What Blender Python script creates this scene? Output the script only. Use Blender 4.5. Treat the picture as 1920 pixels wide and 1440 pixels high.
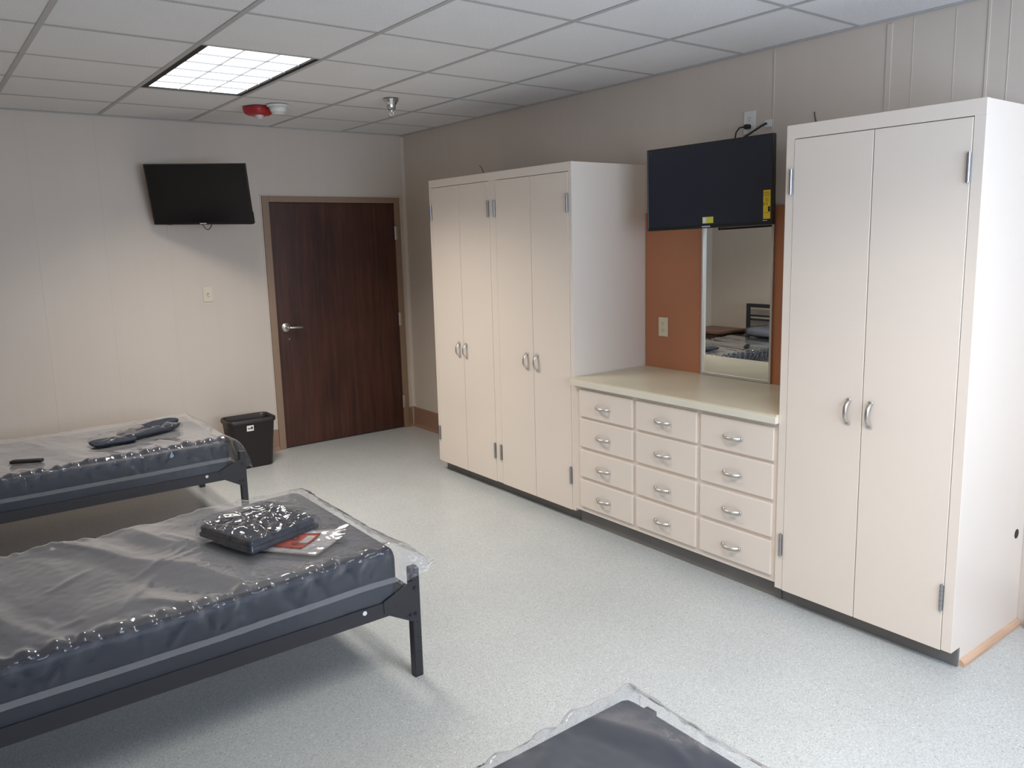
import bpy, bmesh, math, random
from mathutils import Vector, Matrix, noise

for o in list(bpy.data.objects):
    bpy.data.objects.remove(o, do_unlink=True)
scene = bpy.context.scene
COL = scene.collection
H = 2.574            # ceiling height
XL = -4.22           # left wall
YB = -7.10           # wall behind the camera

# ------------------------------------------------------------------ camera
cam_d = bpy.data.cameras.new('camera')
cam = bpy.data.objects.new('camera', cam_d)
COL.objects.link(cam)
cam_d.sensor_fit = 'HORIZONTAL'
cam_d.sensor_width = 36.0
cam_d.lens = 1494.2552 / 1920 * 36.0
cam_d.shift_x = -24.49 / 1920
cam_d.shift_y = -28.07 / 1920
cam_d.clip_start = 0.02
r_ = Vector((0.7891094980139758, -0.6137924152688603, -0.02377122425433932))
u_ = Vector((0.1167677342191054, 0.11190143403392994, 0.9868350243614614))
f_ = Vector((0.6030518189919234, 0.7814966026922759, -0.1599736340493755))
cm = Matrix((r_, u_, -f_)).transposed().to_4x4()
cm.translation = Vector((-3.5655, -6.2979, 1.6598))
cam.matrix_world = cm
scene.camera = cam

# ------------------------------------------------------------------ world, daylight, exposure
world = bpy.data.worlds.new('world')
scene.world = world
world.use_nodes = True
bg = world.node_tree.nodes['Background']
bg.inputs['Color'].default_value = (0.62, 0.78, 1.0, 1)
bg.inputs['Strength'].default_value = 1.5

WIN = (-3.25, -0.45, 0.80, 2.30)     # window opening in the wall behind the camera: x0, x1, z0, z1
sky_d = bpy.data.lights.new('window_daylight', 'AREA')
sky_d.shape = 'RECTANGLE'
sky_d.size = WIN[1] - WIN[0]
sky_d.size_y = WIN[3] - WIN[2]
sky_d.energy = 118
sky_d.color = (0.68, 0.82, 1.0)
sky = bpy.data.objects.new('window_daylight', sky_d)
COL.objects.link(sky)
sky.location = ((WIN[0] + WIN[1]) / 2, YB - 0.16, (WIN[2] + WIN[3]) / 2)
sky.rotation_euler = (math.radians(90), 0, 0)

vs = scene.view_settings
vs.view_transform = 'Standard'
vs.look = 'None'
vs.exposure = 0.0
vs.gamma = 1.0
vs.use_curve_mapping = False
LAMP_W = (37, 30)
cy = scene.cycles
cy.max_bounces = 6
cy.diffuse_bounces = 4
cy.glossy_bounces = 3
cy.transmission_bounces = 2
cy.transparent_max_bounces = 8
cy.caustics_reflective = False
cy.caustics_refractive = False

# ------------------------------------------------------------------ materials
def lin(c):
    def g(v):
        v /= 255.0
        return v / 12.92 if v <= 0.04045 else ((v + 0.055) / 1.055) ** 2.4
    return (g(c[0]), g(c[1]), g(c[2]), 1)

def new_mat(name):
    m = bpy.data.materials.new(name)
    m.use_nodes = True
    nt = m.node_tree
    return m, nt, nt.nodes['Principled BSDF']

def L(nt, a, b):
    nt.links.new(a, b)

def N(nt, t, **kw):
    n = nt.nodes.new(t)
    for k, v in kw.items():
        setattr(n, k, v)
    return n

def coords(nt, scale=(1, 1, 1)):
    # world-space metres, so pieces that share a mesh do not share a pattern
    g = N(nt, 'ShaderNodeNewGeometry')
    mp = N(nt, 'ShaderNodeMapping')
    mp.inputs['Scale'].default_value = scale
    mp.inputs['Location'].default_value = (0.173, 0.291, 0.377)
    L(nt, g.outputs['Position'], mp.inputs['Vector'])
    return mp.outputs['Vector']

def mat(name, rgb, rough=0.5, metal=0.0, vary=0.06, vscale=6.0, bump=0.0, bscale=60.0,
        stretch=(1, 1, 1), spec=0.5, coat=0.0):
    m, nt, p = new_mat(name)
    c = lin(rgb)
    v = coords(nt, stretch)
    n = N(nt, 'ShaderNodeTexNoise')
    n.inputs['Scale'].default_value = vscale
    n.inputs['Detail'].default_value = 2
    L(nt, v, n.inputs['Vector'])
    mix = N(nt, 'ShaderNodeMix', data_type='RGBA')
    mix.inputs['A'].default_value = tuple(x * (1 - vary) for x in c[:3]) + (1,)
    mix.inputs['B'].default_value = tuple(min(1, x * (1 + vary)) for x in c[:3]) + (1,)
    L(nt, n.outputs['Fac'], mix.inputs['Factor'])
    L(nt, mix.outputs['Result'], p.inputs['Base Color'])
    p.inputs['Roughness'].default_value = rough
    p.inputs['Metallic'].default_value = metal
    p.inputs['Specular IOR Level'].default_value = spec
    if coat:
        p.inputs['Coat Weight'].default_value = coat
        p.inputs['Coat Roughness'].default_value = 0.12
    if bump:
        b = N(nt, 'ShaderNodeTexNoise')
        b.inputs['Scale'].default_value = bscale
        b.inputs['Detail'].default_value = 1
        L(nt, v, b.inputs['Vector'])
        bp = N(nt, 'ShaderNodeBump')
        bp.inputs['Strength'].default_value = bump
        bp.inputs['Distance'].default_value = 0.01
        L(nt, b.outputs['Fac'], bp.inputs['Height'])
        L(nt, bp.outputs['Normal'], p.inputs['Normal'])
    return m

def wall_mat(name, rgb):
    # painted panelling: faint vertical seams and drips
    m, nt, p = new_mat(name)
    c = lin(rgb)
    v = coords(nt)
    vst = coords(nt, (9, 9, 0.35))
    n = N(nt, 'ShaderNodeTexNoise')
    n.inputs['Scale'].default_value = 1.6
    n.inputs['Detail'].default_value = 6
    L(nt, vst, n.inputs['Vector'])
    n2 = N(nt, 'ShaderNodeTexNoise')
    n2.inputs['Scale'].default_value = 1.2
    L(nt, v, n2.inputs['Vector'])
    ad = N(nt, 'ShaderNodeMath', operation='MULTIPLY_ADD')
    ad.inputs[1].default_value = 0.45
    L(nt, n.outputs['Fac'], ad.inputs[0])
    L(nt, n2.outputs['Fac'], ad.inputs[2])
    mix = N(nt, 'ShaderNodeMix', data_type='RGBA')
    mix.inputs['A'].default_value = tuple(x * 0.93 for x in c[:3]) + (1,)
    mix.inputs['B'].default_value = tuple(x * 1.05 for x in c[:3]) + (1,)
    L(nt, ad.outputs[0], mix.inputs['Factor'])
    L(nt, mix.outputs['Result'], p.inputs['Base Color'])
    p.inputs['Roughness'].default_value = 0.48
    bp = N(nt, 'ShaderNodeBump')
    bp.inputs['Strength'].default_value = 0.22
    bp.inputs['Distance'].default_value = 0.004
    L(nt, n.outputs['Fac'], bp.inputs['Height'])
    L(nt, bp.outputs['Normal'], p.inputs['Normal'])
    return m

def floor_mat():
    m, nt, p = new_mat('speckled_vinyl')
    v = coords(nt)
    base = N(nt, 'ShaderNodeTexNoise')
    base.inputs['Scale'].default_value = 2.2
    base.inputs['Detail'].default_value = 2
    L(nt, v, base.inputs['Vector'])
    fine = N(nt, 'ShaderNodeTexNoise')
    fine.inputs['Scale'].default_value = 190
    fine.inputs['Detail'].default_value = 2
    L(nt, v, fine.inputs['Vector'])
    m1 = N(nt, 'ShaderNodeMix', data_type='RGBA')
    m1.inputs['A'].default_value = lin((180, 182, 180))
    m1.inputs['B'].default_value = lin((195, 197, 195))
    L(nt, base.outputs['Fac'], m1.inputs['Factor'])
    m2 = N(nt, 'ShaderNodeMix', data_type='RGBA', blend_type='MULTIPLY')
    r2 = N(nt, 'ShaderNodeValToRGB')
    r2.color_ramp.elements[0].position = 0.33
    r2.color_ramp.elements[0].color = (0.72, 0.74, 0.74, 1)
    r2.color_ramp.elements[1].position = 0.62
    r2.color_ramp.elements[1].color = (1.1, 1.1, 1.1, 1)
    L(nt, fine.outputs['Fac'], r2.inputs['Fac'])
    m2.inputs['Factor'].default_value = 0.8
    L(nt, m1.outputs['Result'], m2.inputs['A'])
    L(nt, r2.outputs['Color'], m2.inputs['B'])
    # dark and light chips
    def chips(scale, thr, col, src):
        vo = N(nt, 'ShaderNodeTexVoronoi')
        vo.inputs['Scale'].default_value = scale
        L(nt, v, vo.inputs['Vector'])
        lt = N(nt, 'ShaderNodeMath', operation='LESS_THAN')
        lt.inputs[1].default_value = thr
        L(nt, vo.outputs['Distance'], lt.inputs[0])
        sel = N(nt, 'ShaderNodeMath', operation='GREATER_THAN')
        sel.inputs[1].default_value = 0.62
        sp = N(nt, 'ShaderNodeSeparateColor')
        L(nt, vo.outputs['Color'], sp.inputs['Color'])
        L(nt, sp.outputs['Red'], sel.inputs[0])
        mu = N(nt, 'ShaderNodeMath', operation='MULTIPLY')
        L(nt, lt.outputs[0], mu.inputs[0])
        L(nt, sel.outputs[0], mu.inputs[1])
        mx = N(nt, 'ShaderNodeMix', data_type='RGBA')
        mx.inputs['B'].default_value = col
        L(nt, mu.outputs[0], mx.inputs['Factor'])
        L(nt, src, mx.inputs['A'])
        return mx.outputs['Result']
    c = chips(85, 0.15, lin((100, 104, 106)), m2.outputs['Result'])
    c = chips(60, 0.12, lin((236, 238, 236)), c)
    L(nt, c, p.inputs['Base Color'])
    p.inputs['Roughness'].default_value = 0.30
    p.inputs['Specular IOR Level'].default_value = 0.5
    return m

def wood_mat(name, a, b, rough, sc=(22, 22, 1.2), spec=0.5):
    m, nt, p = new_mat(name)
    v = coords(nt, sc)
    n = N(nt, 'ShaderNodeTexNoise')
    n.inputs['Scale'].default_value = 1.5
    n.inputs['Detail'].default_value = 8
    n.inputs['Distortion'].default_value = 0.6
    L(nt, v, n.inputs['Vector'])
    v2 = coords(nt)
    n2 = N(nt, 'ShaderNodeTexNoise')
    n2.inputs['Scale'].default_value = 2.5
    n2.inputs['Detail'].default_value = 3
    L(nt, v2, n2.inputs['Vector'])
    ad = N(nt, 'ShaderNodeMath', operation='MULTIPLY_ADD')
    ad.inputs[1].default_value = 0.5
    L(nt, n2.outputs['Fac'], ad.inputs[0])
    L(nt, n.outputs['Fac'], ad.inputs[2])
    rp = N(nt, 'ShaderNodeValToRGB')
    rp.color_ramp.elements[0].position = 0.5
    rp.color_ramp.elements[0].color = lin(a)
    rp.color_ramp.elements[1].position = 1.0
    rp.color_ramp.elements[1].color = lin(b)
    L(nt, ad.outputs[0], rp.inputs['Fac'])
    L(nt, rp.outputs['Color'], p.inputs['Base Color'])
    p.inputs['Roughness'].default_value = rough
    p.inputs['Specular IOR Level'].default_value = spec
    return m

def plastic_film(name, milky=0.07, rough=0.16, gain=1.55, tint=(0.95, 0.96, 0.98), haze=0.0):
    # clear polythene: see-through, glossier at a glancing angle, slightly milky
    m, nt, p = new_mat(name)
    nt.nodes.remove(p)
    out = nt.nodes['Material Output']
    tr = N(nt, 'ShaderNodeBsdfTransparent')
    tr.inputs['Color'].default_value = tint + (1,)
    gl = N(nt, 'ShaderNodeBsdfGlossy')
    gl.inputs['Roughness'].default_value = rough
    di = N(nt, 'ShaderNodeBsdfDiffuse')
    di.inputs['Color'].default_value = (0.8, 0.8, 0.82, 1)
    fr = N(nt, 'ShaderNodeFresnel')
    # a thin film reflects alike from either face
    ge = N(nt, 'ShaderNodeNewGeometry')
    io = N(nt, 'ShaderNodeMapRange')
    io.inputs['To Min'].default_value = 1.5
    io.inputs['To Max'].default_value = 1 / 1.5
    L(nt, ge.outputs['Backfacing'], io.inputs['Value'])
    L(nt, io.outputs['Result'], fr.inputs['IOR'])
    v = coords(nt)
    nz = N(nt, 'ShaderNodeTexNoise')
    nz.inputs['Scale'].default_value = 45
    nz.inputs['Detail'].default_value = 2
    L(nt, v, nz.inputs['Vector'])
    bp = N(nt, 'ShaderNodeBump')
    bp.inputs['Strength'].default_value = 0.22
    bp.inputs['Distance'].default_value = 0.004
    L(nt, nz.outputs['Fac'], bp.inputs['Height'])
    L(nt, bp.outputs['Normal'], gl.inputs['Normal'])
    # two film faces and the air behind them: weak head-on, strong at a glance
    ma = N(nt, 'ShaderNodeMath', operation='MULTIPLY_ADD', use_clamp=True)
    ma.inputs[1].default_value = gain
    ma.inputs[2].default_value = 0.05 - 0.04 * gain
    L(nt, fr.outputs[0], ma.inputs[0])
    m1 = N(nt, 'ShaderNodeMixShader')
    # haze grows with the length of the path through the film
    lw = N(nt, 'ShaderNodeLayerWeight')
    lw.inputs['Blend'].default_value = 0.5
    pw_ = N(nt, 'ShaderNodeMath', operation='POWER')
    pw_.inputs[1].default_value = 3.0
    L(nt, lw.outputs['Facing'], pw_.inputs[0])
    hz_ = N(nt, 'ShaderNodeMath', operation='MULTIPLY_ADD')
    hz_.inputs[1].default_value = haze
    hz_.inputs[2].default_value = milky
    L(nt, pw_.outputs[0], hz_.inputs[0])
    L(nt, hz_.outputs[0], m1.inputs[0])
    L(nt, tr.outputs[0], m1.inputs[1])
    L(nt, di.outputs[0], m1.inputs[2])
    m2 = N(nt, 'ShaderNodeMixShader')
    L(nt, ma.outputs[0], m2.inputs[0])
    L(nt, m1.outputs[0], m2.inputs[1])
    L(nt, gl.outputs[0], m2.inputs[2])
    L(nt, m2.outputs[0], out.inputs['Surface'])
    return m

def emit_mat(name, rgb, strength):
    m, nt, p = new_mat(name)
    p.inputs['Base Color'].default_value = (0.8, 0.8, 0.8, 1)
    p.inputs['Emission Color'].default_value = rgb + (1,)
    p.inputs['Emission Strength'].default_value = strength
    return m

M = {}
M['wall'] = wall_mat('cream_wall_paint', (204, 191, 178))
M['floor'] = floor_mat()
M['tile'] = mat('ceiling_tile_white', (234, 233, 233), 0.9, vary=0.04, vscale=3, bump=0.25, bscale=140)
M['grid'] = mat('ceiling_grid_grey', (186, 184, 183), 0.55)
M['cab'] = mat('cream_cabinet_paint', (232, 218, 204), 0.38, vary=0.03, vscale=2.5, bump=0.04, bscale=30)
M['counter'] = mat('cream_laminate', (222, 211, 184), 0.33, vary=0.12, vscale=5)
M['counter_edge'] = mat('cream_laminate_edge', (226, 219, 202), 0.4, vary=0.05)
M['toe'] = mat('grey_toe_kick', (122, 117, 112), 0.6, vary=0.12)
M['base'] = mat('brown_cove_base', (150, 116, 96), 0.5, vary=0.08)
M['panel'] = mat('copper_brown_panel', (184, 120, 84), 0.42, vary=0.06, vscale=3)
M['door'] = wood_mat('dark_walnut_door', (50, 25, 18), (84, 46, 33), 0.38)
M['frame'] = mat('taupe_door_frame', (146, 120, 98), 0.45, vary=0.05)
M['steel'] = mat('satin_steel', (214, 210, 204), 0.38, 1.0, vary=0.05)
M['chrome'] = mat('chrome', (205, 205, 205), 0.12, 1.0, vary=0.03)
M['hinge'] = mat('zinc_hinge', (170, 170, 172), 0.3, 1.0, vary=0.08, vscale=40)
M['mirror'] = mat('mirror_silver', (236, 240, 236), 0.0, 1.0, vary=0.0)
M['tvblack'] = mat('tv_black_plastic', (20, 20, 22), 0.35, vary=0.05)
M['screen'] = mat('tv_screen_dark', (12, 13, 18), 0.16, vary=0.0)
M['film_screen'] = mat('tv_screen_filmed', (34, 38, 50), 0.26, vary=0.1, vscale=2.5)
M['blackmetal'] = mat('black_powder_coat', (38, 37, 42), 0.42, vary=0.08, vscale=20)
M['bolt'] = mat('dark_bolt', (20, 20, 22), 0.4, vary=0.1)
M['bare'] = mat('bare_light_hole', (214, 214, 210), 0.5)
M['navy'] = mat('navy_vinyl_ticking', (18, 25, 40), 0.55, vary=0.08, vscale=10)
M['navyfab'] = mat('navy_folded_fabric', (30, 38, 52), 0.8, vary=0.15, vscale=20, bump=0.3, bscale=160)
M['greypillow'] = mat('grey_pillow_cloth', (120, 126, 138), 0.7, vary=0.08)
M['film'] = plastic_film('clear_mattress_bag', 0.010, 0.11, 1.7, haze=0.58)
M['film2'] = plastic_film('clear_packet_film', 0.015, 0.07, 1.25)
M['tailfilm'] = plastic_film('gathered_bag_film', 0.08, 0.14, 2.2, haze=0.3)
M['packfilm'] = plastic_film('crinkled_packet_film', 0.012, 0.06, 2.0)
M['sleeve'] = plastic_film('clear_document_sleeve', 0.02, 0.08, 1.1)
M['tape'] = plastic_film('bag_seam_tape', 0.12, 0.25, 1.2)
M['bin'] = mat('dark_brown_plastic', (44, 36, 36), 0.45, vary=0.06)
M['white'] = mat('white_plastic', (226, 224, 218), 0.4, vary=0.02)
M['ivory'] = mat('ivory_plastic', (224, 212, 182), 0.4, vary=0.02)
M['switch'] = mat('cream_switch_plate', (214, 200, 178), 0.4, vary=0.02)
M['slot'] = mat('dark_slot', (40, 34, 30), 0.6)
M['red'] = mat('alarm_red', (168, 40, 44), 0.35, vary=0.03)
M['clear'] = mat('frosted_dome', (206, 196, 196), 0.15, vary=0.02)
M['paper'] = mat('white_paper', (232, 228, 224), 0.6, vary=0.03)
M['orange'] = mat('orange_card', (232, 96, 58), 0.45, vary=0.04)
M['ink'] = mat('dark_ink', (62, 28, 24), 0.6)
M['black'] = mat('black_rubber', (22, 20, 20), 0.5)
M['yellow'] = mat('yellow_label', (232, 196, 40), 0.5, vary=0.03)
M['lime'] = mat('lime_label', (206, 204, 70), 0.5, vary=0.03)
M['logo'] = mat('logo_grey', (196, 198, 202), 0.35)
M['oak'] = wood_mat('raw_wood_trim', (184, 148, 122), (214, 180, 152), 0.55, (3, 14, 14))
M['brown_top'] = wood_mat('brown_desk_top', (96, 62, 48), (128, 88, 68), 0.3, (2, 14, 14))
M['darkbody'] = mat('dark_brown_laminate', (52, 38, 36), 0.45)
M['glass'] = plastic_film('window_glass', 0.0, 0.02, 1.0)
M['lamp'] = emit_mat('lamp_white', (1.0, 0.985, 0.955), 1.8)
M['louver'] = mat('louver_grey', (186, 188, 192), 0.4, vary=0.02)
M['blackgap'] = mat('black_reveal', (14, 13, 13), 0.5)

# ------------------------------------------------------------------ mesh helpers
WORLD = {}      # object name -> world origin used when its children are built

def origin(o):
    return WORLD.get(o.name, Vector((0, 0, 0))) if o else Vector((0, 0, 0))

def obj(name, bm, m, parent=None, smooth=False):
    """Link a bmesh given in world coordinates as one mesh object."""
    off = origin(parent)
    if off.length:
        bmesh.ops.translate(bm, verts=bm.verts, vec=-off)
    me = bpy.data.meshes.new(name)
    bmesh.ops.recalc_face_normals(bm, faces=bm.faces)
    bm.to_mesh(me)
    bm.free()
    me.materials.append(M[m] if isinstance(m, str) else m)
    if smooth:
        for p in me.polygons:
            p.use_smooth = True
    o = bpy.data.objects.new(name, me)
    COL.objects.link(o)
    if parent:
        o.parent = parent
        WORLD[o.name] = off.copy()
    return o

def inst(name, me, loc, parent=None, rot=None):
    """Another object that shares mesh data; loc in world coordinates."""
    o = bpy.data.objects.new(name, me)
    COL.objects.link(o)
    o.location = Vector(loc) - origin(parent)
    if rot:
        o.rotation_euler = rot
    if parent:
        o.parent = parent
    WORLD[o.name] = Vector(loc)
    return o

def mesh(name, bm, m, smooth=False):
    me = bpy.data.meshes.new(name)
    bmesh.ops.recalc_face_normals(bm, faces=bm.faces)
    bm.to_mesh(me)
    bm.free()
    me.materials.append(M[m])
    if smooth:
        for p in me.polygons:
            p.use_smooth = True
    return me

def thing(name, loc, label=None, cat=None, group=None, kind=None):
    o = bpy.data.objects.new(name, None)
    COL.objects.link(o)
    o.empty_display_size = 0.1
    o.location = loc
    WORLD[o.name] = Vector(loc)
    return tag(o, label, cat, group, kind)

def tag(o, label=None, cat=None, group=None, kind=None):
    for k, v in (('label', label), ('category', cat), ('group', group), ('kind', kind)):
        if v:
            o[k] = v
    return o

def box(bm, x0, x1, y0, y1, z0, z1, bev=0.0, seg=2):
    t = bmesh.new()
    bmesh.ops.create_cube(t, size=1)
    for v in t.verts:
        v.co = Vector((x0 + (v.co.x + .5) * (x1 - x0), y0 + (v.co.y + .5) * (y1 - y0), z0 + (v.co.z + .5) * (z1 - z0)))
    if bev:
        bmesh.ops.bevel(t, geom=list(t.edges), offset=bev, segments=seg, affect='EDGES', profile=0.5)
    join(bm, t)
    return bm

def join(bm, t):
    me = bpy.data.meshes.new('tmp')
    t.to_mesh(me)
    t.free()
    bm.from_mesh(me)
    bpy.data.meshes.remove(me)

def B(x0, x1, y0, y1, z0, z1, bev=0.0, seg=2):
    return box(bmesh.new(), x0, x1, y0, y1, z0, z1, bev, seg)

def cyl(bm, a, b, r, r2=None, seg=20):
    a, b = Vector(a), Vector(b)
    d = b - a
    t = bmesh.new()
    bmesh.ops.create_cone(t, cap_ends=True, segments=seg, radius1=r, radius2=r if r2 is None else r2, depth=d.length)
    q = Vector((0, 0, 1)).rotation_difference(d.normalized())
    bmesh.ops.transform(t, matrix=Matrix.Translation((a + b) / 2) @ q.to_matrix().to_4x4(), verts=t.verts)
    join(bm, t)
    return bm

def lathe(bm, prof, c, seg=28):
    """prof: list of (radius, z) about the vertical axis through c."""
    c = Vector(c)
    rings = []
    for r, z in prof:
        if r < 1e-6:
            rings.append([bm.verts.new(c + Vector((0, 0, z)))])
        else:
            rings.append([bm.verts.new(c + Vector((r * math.cos(2 * math.pi * k / seg), r * math.sin(2 * math.pi * k / seg), z))) for k in range(seg)])
    for A, Bq in zip(rings, rings[1:]):
        for k in range(seg):
            k2 = (k + 1) % seg
            vs_ = [A[k % len(A)], A[k2 % len(A)], Bq[k2 % len(Bq)], Bq[k % len(Bq)]]
            u = []
            for v in vs_:
                if v not in u:
                    u.append(v)
            if len(u) > 2:
                try:
                    bm.faces.new(u)
                except ValueError:
                    pass
    return bm

def tube(bm, pts, r, seg=8, flat=None):
    """Sweep a round (or flattened) section along points."""
    pts = [Vector(p) for p in pts]
    rings = []
    up = None
    for i, p in enumerate(pts):
        d = (pts[min(i + 1, len(pts) - 1)] - pts[max(i - 1, 0)]).normalized()
        if up is None:
            up = d.orthogonal().normalized()
        up = (up - d * up.dot(d)).normalized()
        s = d.cross(up)
        ring = []
        for k in range(seg):
            a = 2 * math.pi * k / seg
            off = up * math.cos(a) * r + s * math.sin(a) * r
            ring.append(bm.verts.new(p + off))
        rings.append(ring)
    for A, Bq in zip(rings, rings[1:]):
        for k in range(seg):
            bm.faces.new((A[k], A[(k + 1) % seg], Bq[(k + 1) % seg], Bq[k]))
    bm.faces.new(rings[0])
    bm.faces.new(rings[-1])
    return bm

def prism(bm, poly, axis, a, b):
    """Extrude a 2D polygon; axis 'y': poly is (x,z) between y=a and y=b; 'x': poly is (y,z); 'z': (x,y)."""
    def P(p, t):
        if axis == 'y':
            return (p[0], t, p[1])
        if axis == 'x':
            return (t, p[0], p[1])
        return (p[0], p[1], t)
    A = [bm.verts.new(P(p, a)) for p in poly]
    C = [bm.verts.new(P(p, b)) for p in poly]
    n = len(poly)
    bm.faces.new(A)
    bm.faces.new(C[::-1])
    for i in range(n):
        bm.faces.new((A[i], A[(i + 1) % n], C[(i + 1) % n], C[i]))
    return bm

def struct(name, bm, m, parent=None):
    o = obj(name, bm, m, parent)
    if not parent:
        o['kind'] = 'structure'
    return o

def sstep(a, b, x):
    t = max(0.0, min(1.0, (x - a) / (b - a)))
    return t * t * (3 - 2 * t)

# ------------------------------------------------------------------ the room
struct('floor', B(XL - .1, .1, YB - .1, .1, -.1, 0), 'floor')
wb = bmesh.new()
DX0, DX1, DZ = -1.277, -0.06, 2.048          # outer edges of the door frame
box(wb, XL - .1, DX0 + .03, 0, .12, 0, H + .15)
box(wb, DX1 - .03, .1, 0, .12, 0, H + .15)
box(wb, DX0 + .03, DX1 - .03, 0, .12, DZ - .03, H + .15)
wall_back = struct('wall_back', wb, 'wall')
wall_right = struct('wall_right', B(0, .12, YB - .1, -.0005, 0, H + .15), 'wall')
struct('wall_left', B(XL - .12, XL, YB - .1, -.0005, 0, H + .15), 'wall')
wf = bmesh.new()
box(wf, XL + .0005, WIN[0], YB - .12, YB, 0, H + .15)
box(wf, WIN[1], -.0005, YB - .12, YB, 0, H + .15)
box(wf, WIN[0], WIN[1], YB - .12, YB, 0, WIN[2])
box(wf, WIN[0], WIN[1], YB - .12, YB, WIN[3], H + .15)
struct('wall_front', wf, 'wall')

# seams and battens of the wall panelling
for y, w, d in ((-4.372, .026, .004), (-4.478, .004, .0015), (-4.655, .004, .0015), (-4.785, .012, .004), (-4.865, .004, .002), (-3.779, .008, .003)):
    obj('batten', B(-d, .001, y - w / 2, y + w / 2, .18, H - .012, min(w, d) * .3, 1), 'wall', wall_right)
obj('corner_molding', prism(bmesh.new(), [(0.0005, .0005), (-.022, .0005), (-.019, -.006), (-.006, -.019), (.0005, -.022)], 'z', .18, H - .012), 'wall', wall_back)
for x in (-1.99, -2.405, -2.82, -3.235, -3.65):
    obj('panel_seam', B(x - .003, x + .003, -.0012, .001, .18, H - .012), 'wall', wall_back)
obj('edge_strip', B(DX0 - .012, DX0 - .001, -.004, .001, .172, DZ + .006, .001, 1), 'wall', wall_back)
obj('edge_strip', B(DX0 - .012, DX1 + .012, -.004, .001, DZ + .001, DZ + .012, .001, 1), 'wall', wall_back)

# cove base
def cove(name, pts_fn, a, b, axis):
    prof = [(0, 0), (.022, 0), (.020, .006), (.010, .016), (.006, .03), (.005, .17), (.003, .176), (0, .177)]
    return struct(name, prism(bmesh.new(), [pts_fn(p) for p in prof], axis, a, b), 'base')
cove('baseboard_back', lambda p: (-p[0] - .0005, p[1]), XL + .03, DX0 - .002, 'x')
cove('baseboard_corner', lambda p: (-p[0] - .0005, p[1]), DX1 + .002, -.024, 'x')
cove('baseboard_right', lambda p: (-p[0] - .0005, p[1]), -1.382, -.003, 'y')
cove('baseboard_front', lambda p: (-p[0] - .0005, p[1]), YB + .02, -5.085, 'y')
cove('baseboard_left', lambda p: (XL + p[0] + .0005, p[1]), YB + .02, -.03, 'y')

# ceiling: slab above, T-bar grid, lay-in tiles
ceil = struct('ceiling', B(XL - .1, .1, YB - .1, .1, H + .12, H + .2), 'tile')
gx = [-.003, -.567, -1.167, -1.772, -2.372, -3.002, -3.611, XL + .003]
gy = [-.003, -.575, -1.170, -1.765, -2.372, -2.980, -3.595, -4.235, -4.845, -5.455, -6.065, -6.675, YB + .003]
for x in gx[1:-1]:
    obj('grid_runner', B(x - .012, x + .012, YB + .004, -.004, H + .0030, H + .0042), 'grid', ceil)
for j, y in enumerate(gy[1:-1]):
    for a, b in zip(gx, gx[1:]):
        if abs(y + 1.765) < .01 and abs(a + 1.772) < .01:
            continue
        if abs(y + 5.455) < .01 and abs(a + 1.772) < .01:
            continue
        obj('grid_cross_tee', B(b + .0125, a - .0125, y - .011, y + .011, H + .0034, H + .0046), 'grid', ceil)
for i, (a, b) in enumerate(zip(gx, gx[1:])):
    for j, (c, d) in enumerate(zip(gy, gy[1:])):
        if i == 3 and (j in (2, 3) or j in (8, 9)):
            continue
        jit = random.Random(i * 31 + j).uniform(0, .0012)
        obj('ceiling_tile', B(b + .002, a - .002, d + .002, c - .002, H + .005 + jit, H + .02 + jit), 'tile', ceil)
for nm, bmx in (('wall_angle', B(XL + .0005, -.0005, -.02, -.0008, H - .0005, H + .004)),
                ('wall_angle', B(-.02, -.0008, YB + .001, -.021, H - .0005, H + .004)),
                ('wall_angle', B(XL + .0008, XL + .02, YB + .001, -.021, H - .0005, H + .004))):
    obj(nm, bmx, 'grid', ceil)

# window behind the camera
win = thing('window_1', (sum(WIN[:2]) / 2, YB, WIN[2]), kind='structure')
fb = bmesh.new()
x0, x1, z0, z1 = WIN
for a in ((x0, x0 + .05, z0, z1), (x1 - .05, x1, z0, z1), (x0 + .05, x1 - .05, z0, z0 + .05), (x0 + .05, x1 - .05, z1 - .05, z1), ((x0 + x1) / 2 - .025, (x0 + x1) / 2 + .025, z0 + .05, z1 - .05)):
    box(fb, a[0], a[1], YB - .09, YB - .04, a[2], a[3])
obj('window_frame', fb, 'white', win)
xm = (x0 + x1) / 2
obj('pane', B(x0 + .05, xm - .025, YB - .067, YB - .063, z0 + .05, z1 - .05), 'glass', win)
obj('pane', B(xm + .025, x1 - .05, YB - .067, YB - .063, z0 + .05, z1 - .05), 'glass', win)
obj('window_sill', B(x0 - .03, x1 + .03, YB - .04, YB + .06, z0 - .03, z0, .004), 'white', win)

# ------------------------------------------------------------------ door
door = thing('door_1', ((DX0 + DX1) / 2, 0, 0), kind='structure')
def frame_piece(poly):
    return prism(bmesh.new(), poly, 'z', 0, 1)
IX0, IX1, IZ = -1.222, -0.110, 2.001
fr = bmesh.new()
box(fr, DX0, IX0, -.012, .11, .0, DZ, .003)
box(fr, IX1, DX1, -.012, .11, .0, DZ, .003)
box(fr, IX0, IX1, -.012, .11, IZ, DZ, .003)
obj('door_frame', fr, 'frame', door)
obj('door_stop', B(IX0, IX1, .055, .108, 1.99, IZ), 'frame', door)
leaf = obj('door_leaf', B(IX0 + .003, IX1 - .003, .004, .050, .008, IZ - .003, .002, 1), 'door', door)
obj('backing_panel', B(IX0, IX1, .111, .119, 0, IZ), 'blackgap', door)
hd = bmesh.new()
hc = Vector((-1.152, -.0, 1.003))
cyl(hd, hc + Vector((0, .006, 0)), hc + Vector((0, -.010, 0)), .041, .036, 32)
cyl(hd, hc + Vector((0, -.010, 0)), hc + Vector((0, -.052, 0)), .0135, .0125)
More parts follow.
